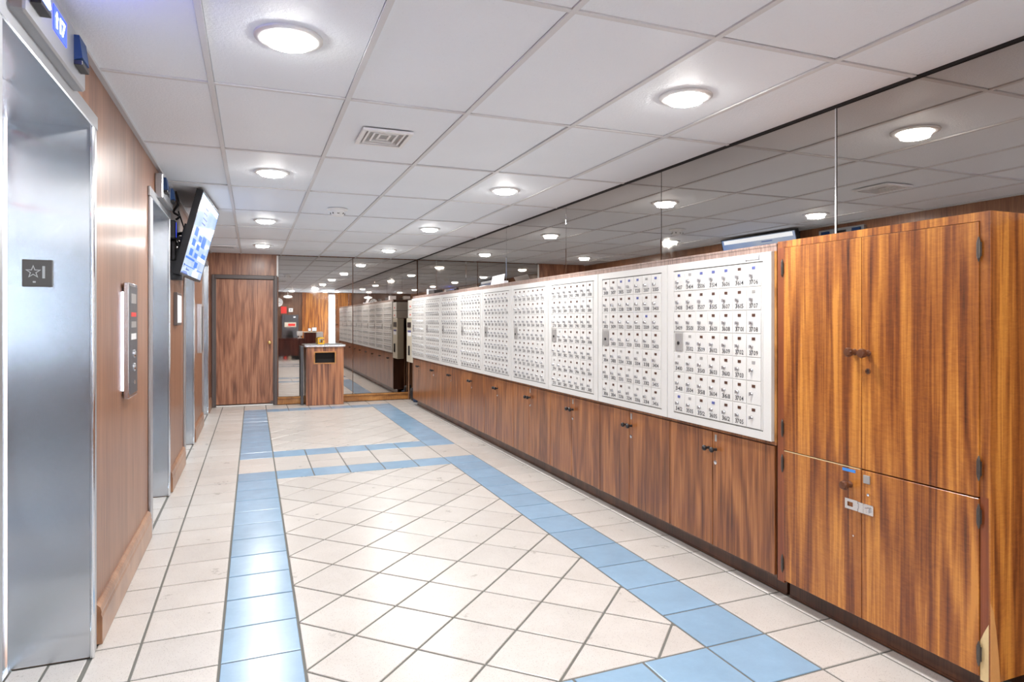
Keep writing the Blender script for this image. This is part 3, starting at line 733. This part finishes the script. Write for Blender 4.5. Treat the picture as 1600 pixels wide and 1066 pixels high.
for p in range(NP):
    ya = Y0 + PITCH * p; yb = ya + PITCH
    t = thing('mailbox_bank', '%s white steel bank of numbered mailboxes%s' % (ORD[p], ['', ' starting at 3101'][p == 1] if p < 2 else (' counted from the tall cupboard' if p < 8 else ', next to the cream drop box')), 'mailboxes', (XP, ya, 2.44), 'white mailbox panels')
    g = .012
    iy0, iy1, iz0, iz1 = ya + .19, ya + 2.58, 2.565, 5.285
    mb = MB()
    for q in ((ya + g, yb - g, 2.44, iz0), (ya + g, yb - g, iz1, 5.42), (ya + g, iy0, iz0, iz1), (iy1, yb - g, iz0, iz1)): mb.box(XP, XP + .12, *q)
    mb.obj('outer_frame', 'white_metal', t)
    bx('recess', 'gap', (XP + .03, XP + .11, iy0 - .005, iy1 + .005, iz0 - .005, iz1 + .005), t)
    bx('inner_panel', 'white_metal', (XP + .012, XP + .03, iy0 + .018, iy1 - .018, iz0 + .018, iz1 - .018), t)
    cells = cell_nums(p)
    for c in range(7):
        for r in range(7):
            yc = (ya + .40 + CW * (6 - c)) + .003; zc = 5.08 - CH * r
            if c == 0 and r == 3:
                d = inst('lock_plate', ME_PLATE, t, (.012, yc - ya, zc - 2.44)); inst('keyhole', ME_KEY, d, (0, 0, 0)); continue
            d = inst('mailbox_door', ME_DOOR, t, (.012, yc - ya, zc - 2.44))
            k = random.random()
            BL = {0: {(0, 0), (2, 0), (3, 0), (4, 0), (6, 0), (0, 6), (3, 6)}, 1: {(2, 0), (3, 0), (4, 0), (6, 0), (4, 1), (5, 2)}}.get(p, set())
            GR = {0: {(1, 0), (6, 1), (1, 3), (0, 4), (2, 4), (6, 4), (1, 6)}, 1: {(5, 0), (0, 2), (2, 4), (4, 4), (3, 5), (3, 6), (4, 6)}}.get(p)
            kk = 'slot_blue' if (c, r) in BL else ('slot_grey' if ((c, r) in GR if GR is not None else k > .9) else 'slot_brown')
            inst('name_slot', ME_SLOT[kk], d, (0, 0, .11))
            inst('lock', ME_LOCK, d, (0, .042, -.015))
            s = cells.get((c, r))
            if s and p < 9:
                me = text_mb(s, .072, lambda u, v: (-.014, -u, -.118 + v), width=.20 if len(s) == 4 else .15)
                o = mesh_obj('number', me.v, me.f, 'ink', d, world=False)
    if p == 0:
        bx('label_strip', 'paper', (XP - .012, XP, ya + .28, ya + .56, 5.325, 5.385), t)
        for yy in (ya + .27, ya + .57): bx('label_clip', 'lock', (XP - .02, XP, yy - .008, yy + .008, 5.31, 5.40), t)
# base cabinets, one pair of doors per panel
for p in range(NP):
    ya = Y0 + PITCH * p; yb = ya + PITCH; ym = (ya + yb) / 2 + .11
    t = thing('base_cabinet', '%s brown two-door base cabinet under the mailboxes%s' % (ORD[p], '' if p else ', against the tall cupboard'), 'cabinet', (XF + .4, ya, 0), 'base cabinets under the mailboxes')
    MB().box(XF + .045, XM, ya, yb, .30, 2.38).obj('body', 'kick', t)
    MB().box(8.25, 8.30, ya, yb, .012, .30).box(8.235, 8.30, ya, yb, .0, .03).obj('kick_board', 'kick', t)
    for k, (a, b_) in enumerate(((ya + .008, ym - .008), (ym + .008, yb - .008))):
        d = MB().box(XF, XF + .045, a, b_, .345, 2.36, .006).obj('door', 'rose', t)
        yk = ym - .10 if k == 0 else ym + .10
        MB().lathe((XF, yk, 2.06), (-1, 0, 0), [(.028, 0), (.022, .05), (.045, .08), (.05, .11), (.03, .135), (0, .14)], 14).obj('knob', 'black', d, smooth=True)
        if k == 0:
            MB().lathe((XF, yk + .01, 1.83), (-1, 0, 0), [(.038, 0), (.038, .012), (.02, .016), (0, .016)], 14).obj('keyhole', 'chrome', d, smooth=True)
            if p in (0, 1, 2, 3): bx('label_tab', 'slot_grey', (XF - .006, XF, yk - .02, yk + .03, 2.2, 2.32), d)
# side of the run at the far end
bx('end_board', 'kick', (XF + .02, XM, YEND + .002, YEND + .04, .3, 5.5), bpy.data.objects['mailbox_housing'])

# ================================================================== TALL CUPBOARD
Ya, Yb_ = -2.31, .87; ZT = 5.56
t = thing('tall_cupboard', 'tall orange-grained wooden cupboard at the right front', 'cupboard', (XF + .4, (Ya + Yb_) / 2, 0))
MB().box(XF + .05, XM, Ya + .02, Yb_, .31, ZT - .01).obj('body', 'koa', t)
MB().box(XF, XM, Ya, Ya + .02, .30, ZT).obj('side_panel', 'koa', t)
MB().box(XF, XF + .05, Ya + .02, Yb_, ZT - .10, ZT).obj('top_rail', 'koa', t)
stile = [(-2.187 - .01, 2.36), (Ya + .02, 2.36), (Ya + .02, 1.02), (-2.25, .86), (-2.197, .74)]
MB().box(XF, XF + .05, Ya + .02, -2.197, 2.36, ZT - .10).obj('right_stile', 'koa', t)
MB().box(XF + .002, XF + .05, Ya + .02, -2.197, .96, 2.36).obj('lower_stile', 'redwood', t, label='reddish lower stile where the laminate is missing')
MB().box(XF, XF + .05, .735, Yb_, .30, ZT - .10).obj('left_stile', 'redwood', t, label='reddish bare wood stile')
MB().prism([(-2.197, .30), (-2.197, .74), (-2.235, .84), (-2.29, .96), (-2.29, .30)], 'x', XF + .001, XF + .05).obj('bare_core', 'rawpale', t, label='pale broken core wood')
MB().prism([(-2.197, .96), (-2.197, .74), (-2.235, .84), (-2.29, .96)], 'x', XF + .002, XF + .05).obj('stile_end', 'redwood', t)
MB().prism([(XF - .001, .30), (XF + .155, .30), (XF + .135, .56), (XF + .09, .88), (XF + .045, 1.10), (XF - .001, 1.20)], 'y', Ya - .004, Ya + .001).obj('torn_laminate', 'rawwood', t, label='orange bare board where the side laminate is torn')
MB().box(8.25, 8.30, Ya + .05, Yb_, .012, .30).box(8.235, 8.30, Ya + .05, Yb_, 0, .03).obj('kick_board', 'kick', t)
doors = {'upper left': (-.6625, .725, 2.352, 5.452), 'upper right': (-2.19, -.6675, 2.352, 5.452), 'lower left': (-.661, .725, .345, 2.335), 'lower right': (-2.19, -.669, .345, 2.335)}
D = {}
for k, (a, b_, c, d_) in doors.items():
    D[k] = MB().box(XF - .02, XF + .03, a, b_, c, d_, .005).obj('door', 'koa', t, label=k + ' door')
    if k == 'lower left': bx('bare_edge', 'rawpale', (XF - .022, XF + .028, a + .02, b_ - .01, d_ - .003, d_ + .006), D[k], label='pale chipped top edge')
def knob(par, y, z): MB().lathe((XF - .02, y, z), (-1, 0, 0), [(.045, 0), (.03, .03), (.03, .06), (.058, .085), (.064, .12), (.05, .15), (0, .155)], 20).obj('knob', 'bronze', par, smooth=True)
knob(D['upper left'], -.556, 3.91); knob(D['upper right'], -.765, 3.905); knob(D['lower left'], -.484, 2.10)
MB().lathe((XF - .02, -.765, 3.665), (-1, 0, 0), [(.04, 0), (.04, .006), (.024, .008), (.024, .002), (0, .002)], 16).obj('keyhole', 'bronze', D['upper right'])
MB().box(XF - .024, XF - .02, -.775, -.755, 3.64, 3.69).obj('key_slot', 'dark', D['upper right'])
def hinge(par, y, z, s):
    mb = MB().cyl((XF - .03, y, z - .10), (XF - .03, y, z + .10), .018, n=10)
    mb.cyl((XF - .03, y, z - .14), (XF - .03, y, z - .10), .005, .016, n=8).cyl((XF - .03, y, z + .10), (XF - .03, y, z + .14), .016, .005, n=8)
    mb.box(XF - .028, XF - .018, y - .028, y + .028, z - .08, z + .08)
    mb.obj('hinge', 'hinge', par, smooth=True)
for z in (5.14, 2.68): hinge(D['upper left'], .745, z, 1); hinge(D['upper right'], -2.2, z, -1)
for z in (2.14, .60): hinge(D['lower left'], .745, z, 1); hinge(D['lower right'], -2.2, z, -1)
bx('hasp_plate', 'chrome', (XF - .035, XF - .02, -.70, -.62, 1.76, 1.90), D['lower left'], c=.004)
MB().box(XF - .045, XF - .03, -.62, -.42, 1.87, 1.91).box(XF - .045, XF - .03, -.62, -.42, 1.77, 1.81).box(XF - .045, XF - .03, -.46, -.42, 1.81, 1.87).box(XF - .045, XF - .03, -.63, -.55, 1.81, 1.87).obj('hasp', 'chrome', D['lower left'])
MB().box(XF - .05, XF - .02, -.86, -.71, 1.76, 1.90, .01).cyl((XF - .07, -.79, 1.80), (XF - .07, -.79, 1.86), .03, n=10).obj('hasp_staple', 'chrome', D['lower right'])
bx('blue_tape', 'blue_tape', (XF - .024, XF - .02, -.57, -.36, 2.27, 2.31), D['lower left'], label='strip of bright blue tape')
MB().box(XF - .035, XF - .02, -.80, -.70, 2.17, 2.28, .004).obj('catch_plate', 'slot_grey', D['lower right'])
MB().lathe((XF - .02, -.775, 2.03), (-1, 0, 0), [(.02, 0), (.02, .015), (0, .02)], 10).obj('screw', 'chrome', D['lower right'])
MB().lathe((XF - .02, -.55, 1.42), (-1, 0, 0), [(.012, 0), (.012, .02), (0, .02)], 8).obj('screw', 'chrome', D['lower left'])

# on top of the cabinets
t = thing('paper_sheet', 'folded white paper standing on top of the mailbox housing', 'paper', (8.35, 14.3, 5.545))
MB().add([(8.30, 13.75, 5.55), (8.30, 15.0, 5.56), (8.42, 15.15, 5.90), (8.42, 13.9, 5.93), (8.31, 13.75, 5.545), (8.31, 15.0, 5.555), (8.43, 15.15, 5.895), (8.43, 13.9, 5.925)], [(0, 1, 2, 3), (4, 7, 6, 5), (0, 4, 5, 1), (1, 5, 6, 2), (2, 6, 7, 3), (3, 7, 4, 0)]).obj('sheet', 'paper', t)
MB().box(8.2, 8.35, 13.4, 13.7, 5.545, 5.66).obj('folded_flap', 'paper', t)
tag(MB().box(8.25, 8.4, 15.5, 16.1, 5.545, 5.60, .005).obj('envelope', 'paper'), 'small white envelope lying left of the standing paper', 'paper')
t = thing('parcel', 'dark box with white side on housing top, far end', 'box', (8.4, 23.2, 5.545)); bx('box', 'black', (8.2, 8.6, 22.5, 23.6, 5.545, 5.74), t); bx('side_label', 'paper', (8.2, 8.6, 23.6, 23.9, 5.545, 5.82), t)

# niche beyond the cabinet run
t = thing('drop_box', 'cream metal drop box with slot at cabinets far end', 'mail drop box', (8.1, 26.7, 2.14))
MB().box(XF - .03, XF + .35, YEND + .06, 27.33, 2.14, 4.43, .02).obj('body', 'cream', t)
bx('chute', 'black', (XF - .05, XF - .03, 26.3, 27.1, 3.95, 4.22), t); bx('label', 'slot_blue', (XF - .036, XF - .03, 26.3, 27.05, 3.70, 3.80), t)
bx('label', 'paper', (XF - .036, XF - .03, 26.3, 27.05, 3.50, 3.69), t); bx('handle', 'black', (XF - .09, XF - .03, 26.55, 26.75, 2.5, 3.0), t, c=.02)
for k, (z0, z1, nm) in enumerate(((4.45, 4.86, 'lower white carton stacked on the cream drop box'), (4.88, 5.36, 'upper white carton stacked above the drop box'))):
    tt = thing('carton', nm, 'box', (8.35, 26.6, z0), 'cartons on the drop box')
    MB().box(XF - .02, XM - .05, YEND + .06, 27.05 + .0, z0, z1, .01).obj('box', 'carton', tt); bx('label', 'red', (XF - .026, XF - .02, 26.4, 26.6, z0 + .12, z0 + .2), tt)
tag(MB().box(XF + .36, XM - .02, YEND + .06, 27.3, 4.36, 4.44).obj('bracket_shelf', 'kick'), 'dark shelf supporting cartons behind drop box', 'shelf')
for k, (x, y) in enumerate(((8.62, 26.25), (8.3, 28.3), (8.55, 28.42))):
    tag(MB().cyl((x, y, .015), (x + .04, y + .03, 3.7 + .1 * k), .04, n=8).obj('wooden_pole', 'base', smooth=True), ['wooden pole nearest the cabinets in the dark niche', 'wooden pole by the mirror, front of two in the niche', 'wooden pole by the mirror, rear of two in the niche'][k], 'pole', 'poles leaning in the niche')
bm = bmesh.new(); bmesh.ops.create_icosphere(bm, subdivisions=3, radius=1)
for v in bm.verts:
    v.co *= 1 + .13 * math.sin(5 * v.co.x + 2) * math.cos(4 * v.co.z) + .06 * math.sin(11 * v.co.y)
    v.co = Vector((8.5 + v.co.x * .25, 27.8 + v.co.y * .45, max(.36 + v.co.z * .36, .015)))
tag(MB().bm(bm).obj('refuse_bag', 'bag', smooth=True), 'black bag slumped on the floor in the niche', 'bag')
bm = bmesh.new(); bmesh.ops.create_icosphere(bm, subdivisions=3, radius=1)
for v in bm.verts:
    v.co *= 1 + .12 * math.sin(6 * v.co.x) * math.cos(5 * v.co.y)
    v.co = Vector((8.45 + v.co.x * .2, 27.05 + v.co.y * .25, max(.16 + v.co.z * .2, .015)))
tag(MB().bm(bm).obj('cloth_bundle', 'bluecloth', smooth=True), 'dark blue cloth bundle beside the black bag', 'cloth')

# ================================================================== LITTER BIN
bx0, bx1, by0, by1 = 2.90, 4.74, 27.55, 28.30
t = thing('litter_bin', 'wood-grain litter bin with slot standing before the mirror', 'bin', ((bx0 + bx1) / 2, (by0 + by1) / 2, 0))
hx0, hx1, hz0, hz1 = 3.32, 4.30, 2.16, 2.68
mb = MB(); th = .06
mb.box(bx0, hx0, by0, by0 + th, .012, 2.98).box(hx1, bx1, by0, by0 + th, .012, 2.98).box(hx0, hx1, by0, by0 + th, .012, hz0).box(hx0, hx1, by0, by0 + th, hz1, 2.98)
mb.box(bx0, bx0 + th, by0 + th, by1, .012, 2.98).box(bx1 - th, bx1, by0 + th, by1, .012, 2.98).box(bx0 + th, bx1 - th, by1 - th, by1, .012, 2.98).box(bx0 + th, bx1 - th, by0 + th, by1 - th, .012, .08)
mb.obj('body', 'binwood', t)
MB().box(hx0 - .06, hx1 + .06, by0 - .03, by0, hz1, hz1 + .06).box(hx0 - .06, hx1 + .06, by0 - .03, by0, hz0 - .06, hz0).box(hx0 - .06, hx0, by0 - .03, by0, hz0, hz1).box(hx1, hx1 + .06, by0 - .03, by0, hz0, hz1).obj('slot_frame', 'ledge', t)
bx('liner', 'dark', (bx0 + .1, bx1 - .1, by0 + .2, by1 - .1, .1, 2.9), t)
# crumpled steel ash tray on top
mb = MB(); nx, ny = 18, 8; vs = []; fs = []
for j in range(ny + 1):
    for i in range(nx + 1):
        edge = i in (0, nx) or j in (0, ny)
        vs.append((bx0 - .08 + (bx1 - bx0 + .16) * i / nx, by0 - .08 + (by1 - by0 + .12) * j / ny, 3.07 + (0 if edge else random.uniform(-.045, .03))))
fs = [(j * (nx + 1) + i, j * (nx + 1) + i + 1, (j + 1) * (nx + 1) + i + 1, (j + 1) * (nx + 1) + i) for j in range(ny) for i in range(nx)]
o = mesh_obj('ash_tray_sand', vs, fs, 'engrave', t)
MB().box(bx0 - .09, bx1 + .09, by0 - .09, by0 - .03, 2.97, 3.08, .02).box(bx0 - .09, bx1 + .09, by1, by1 + .05, 2.97, 3.08, .02).box(bx0 - .09, bx0 - .03, by0 - .03, by1, 2.97, 3.08, .02).box(bx1 + .03, bx1 + .09, by0 - .03, by1, 2.97, 3.08, .02).obj('tray_rim', 'chrome', t)
MB().box(bx0, bx1, by0, by1, 2.98, 3.02).obj('tray_base', 'chrome', t)
t = thing('yellow_holder', 'small yellow plastic holder on the bin top', 'holder', (3.65, 28.0, 3.08))
MB().box(3.50, 3.82, 27.9, 28.1, 3.08, 3.16, .02).box(3.50, 3.57, 27.9, 28.1, 3.16, 3.42, .02).box(3.75, 3.82, 27.9, 28.1, 3.16, 3.30, .02).box(3.57, 3.80, 27.9, 28.1, 3.36, 3.44, .02).obj('body', 'yellow', t)
tag(bx('metal_post', 'darkgrey', (2.66, 2.79, 27.95, 28.30, .012, 3.0)), 'narrow dark metal post standing left of the bin', 'post')

# ================================================================== LOBBY BEHIND THE CAMERA (seen in the mirrors)
def lobby():
    t = thing('reception_desk', 'dark mahogany reception desk reflected in the back mirror', 'desk', (4, -11.5, 0))
    MB().box(.2, 5.66, -11.1, -11.0, .45, 2.25).obj('front_panel', 'mahogany', t)
    MB().box(.2, 5.66, -12.6, -10.95, 2.25, 2.33, .02).obj('desk_top', 'mahogany', t)
    MB().box(.2, 5.66, -11.3, -11.12, .012, .45).obj('toe_kick', 'black', t)
    MB().box(5.66, 6.85, -12.6, -10.9, .012, 2.95).obj('counter_block', 'mahogany', t)
    MB().box(5.6, 6.95, -12.7, -10.85, 2.95, 3.03, .02).obj('counter_top', 'cream', t)
    MB().box(6.85, 7.6, -12.4, -11.0, .012, 3.0).obj('side_unit', 'white', t)
    for x0, x1, z1, nm in ((6.05, 6.35, 3.42, 'left'), (6.45, 6.95, 3.52, 'right')):
        tt = thing('monitor', 'small lit monitor, %s of two on the reception counter' % nm, 'monitor', ((x0 + x1) / 2, -11.4, 3.03), 'monitors on the reception counter')
        MB().box(x0, x1, -11.42, -11.36, 3.1, z1, .01).box(x0 + .1, x1 - .1, -11.48, -11.32, 3.03, 3.1).obj('case', 'black', tt); bx('screen', 'monitor', (x0 + .02, x1 - .02, -11.36, -11.35, 3.13, z1 - .02), tt)
    t = thing('office_chair', 'black high-backed office chair behind the reception desk', 'chair', (4.2, -13.5, 0))
    MB().box(3.75, 4.65, -13.9, -13.1, 1.35, 1.55, .06).obj('seat', 'black', t)
    MB().prism([(3.75, 1.6), (4.65, 1.6), (4.55, 3.1), (3.95, 3.25)], 'y', -14.0, -13.85).obj('backrest', 'black', t)
    MB().cyl((4.2, -13.5, .2), (4.2, -13.5, 1.35), .07).obj('stem', 'chrome', t)
    for k in range(5):
        an = k * 2 * math.pi / 5; MB().cyl((4.2, -13.5, .25), (4.2 + .55 * math.cos(an), -13.5 + .55 * math.sin(an), .08), .05, n=8).obj('foot', 'black', t)
    t = thing('desk_lamp', 'pale grey desk monitor arm at the right of desk', 'desk lamp', (5.2, -11.7, 2.33))
    MB().lathe((5.2, -11.7, 2.33), (0, 0, 1), [(.22, 0), (.22, .05), (.05, .08), (.05, .4)], 16).obj('base', 'plastic_white', t, smooth=True)
    MB().box(4.9, 5.5, -11.75, -11.68, 2.6, 3.1, .03).obj('head', 'plastic_white', t)
    yw = YR + .01
    MB().box(5.92, 9.0, yw, yw + .12, .012, HC - .03).obj('wall_cladding', 'koa'); tag(bpy.data.objects['wall_cladding'], 'bright orange wood cladding on the lobby rear wall', 'cladding')
    t = thing('wall_clock', 'round white wall clock on the dark lobby wall', 'clock', (3.2, yw, 6.45))
    MB().lathe((3.2, yw, 6.45), (0, 1, 0), [(.52, 0), (.52, .08), (.47, .1), (.47, .06), (0, .06)], 32).obj('case', 'plastic_white', t, smooth=True)
    for k in range(12):
        an = k * math.pi / 6; bx('hour_mark', 'ink', (3.2 + .38 * math.sin(an) - .02, 3.2 + .38 * math.sin(an) + .02, yw + .06, yw + .066, 6.45 + .38 * math.cos(an) - .04, 6.45 + .38 * math.cos(an) + .04), t)
    MB().box(3.18, 3.22, yw + .066, yw + .075, 6.45, 6.75).obj('minute_hand', 'ink', t); MB().box(3.2, 3.42, yw + .066, yw + .075, 6.43, 6.47).obj('hour_hand', 'ink', t)
    tag(bx('red_poster', 'red', (3.5, 4.15, yw, yw + .02, 5.12, 5.93)), 'plain red poster below the wall clock', 'poster')
    t = thing('thermostat', 'small white control box right of red poster', 'thermostat', (4.6, yw, 5.3)); bx('case', 'plastic_white', (4.38, 4.85, yw, yw + .12, 5.3, 5.75), t, c=.02); bx('dial', 'darkgrey', (4.55, 4.68, yw + .12, yw + .13, 5.47, 5.6), t)
    t = thing('alarm_cabinet', 'dark grey alarm cabinet with red display behind desk', 'cabinet', (4.6, yw, 2.2))
    MB().box(3.6, 5.45, yw, yw + .5, 2.2, 4.95, .02).obj('body', 'darkgrey', t); bx('fascia', 'cream', (3.9, 5.2, yw + .5, yw + .52, 3.5, 4.05), t); bx('display', 'red', (4.3, 5.1, yw + .52, yw + .53, 3.6, 3.9), t); bx('tag', 'paper', (4.9, 5.15, yw + .5, yw + .51, 4.6, 4.75), t)
    bx('door_line', 'black', (3.88, 3.9, yw + .5, yw + .505, 2.3, 4.9), t)
    t = thing('pendant_lamp', 'oval white pendant lamp hanging in the lobby', 'pendant lamp', (4.2, -17, 7.0))
    MB().lathe((4.2, -17, 6.9), (0, 0, 1), [(.1, 0), (.42, .06), (.5, .16), (.4, .26), (.08, .32)], 28).obj('shade', 'pendant', t, smooth=True); MB().cyl((4.2, -17, 7.2), (4.2, -17, HC), .02, n=8).obj('rod', 'white', t)
    for k, (x, m, nm) in enumerate(((3.25, 'engrave', 'grey'), (3.65, 'red', 'red'), (4.1, 'cream', 'cream'))):
        tag(MB().lathe((x, -10.7, .012), (0, 0, 1), [(.15, 0), (.16, .3), (.12, .36), (.05, .4)], 14).obj('canister', m, smooth=True), '%s canister on the floor before the reception desk' % nm, 'canister')
lobby()
# unseen pavement outside the street front, made white to bounce daylight in
struct('ground', MB().box(-30, 60, -60, YR - .5, -.3, -.12), 'white')
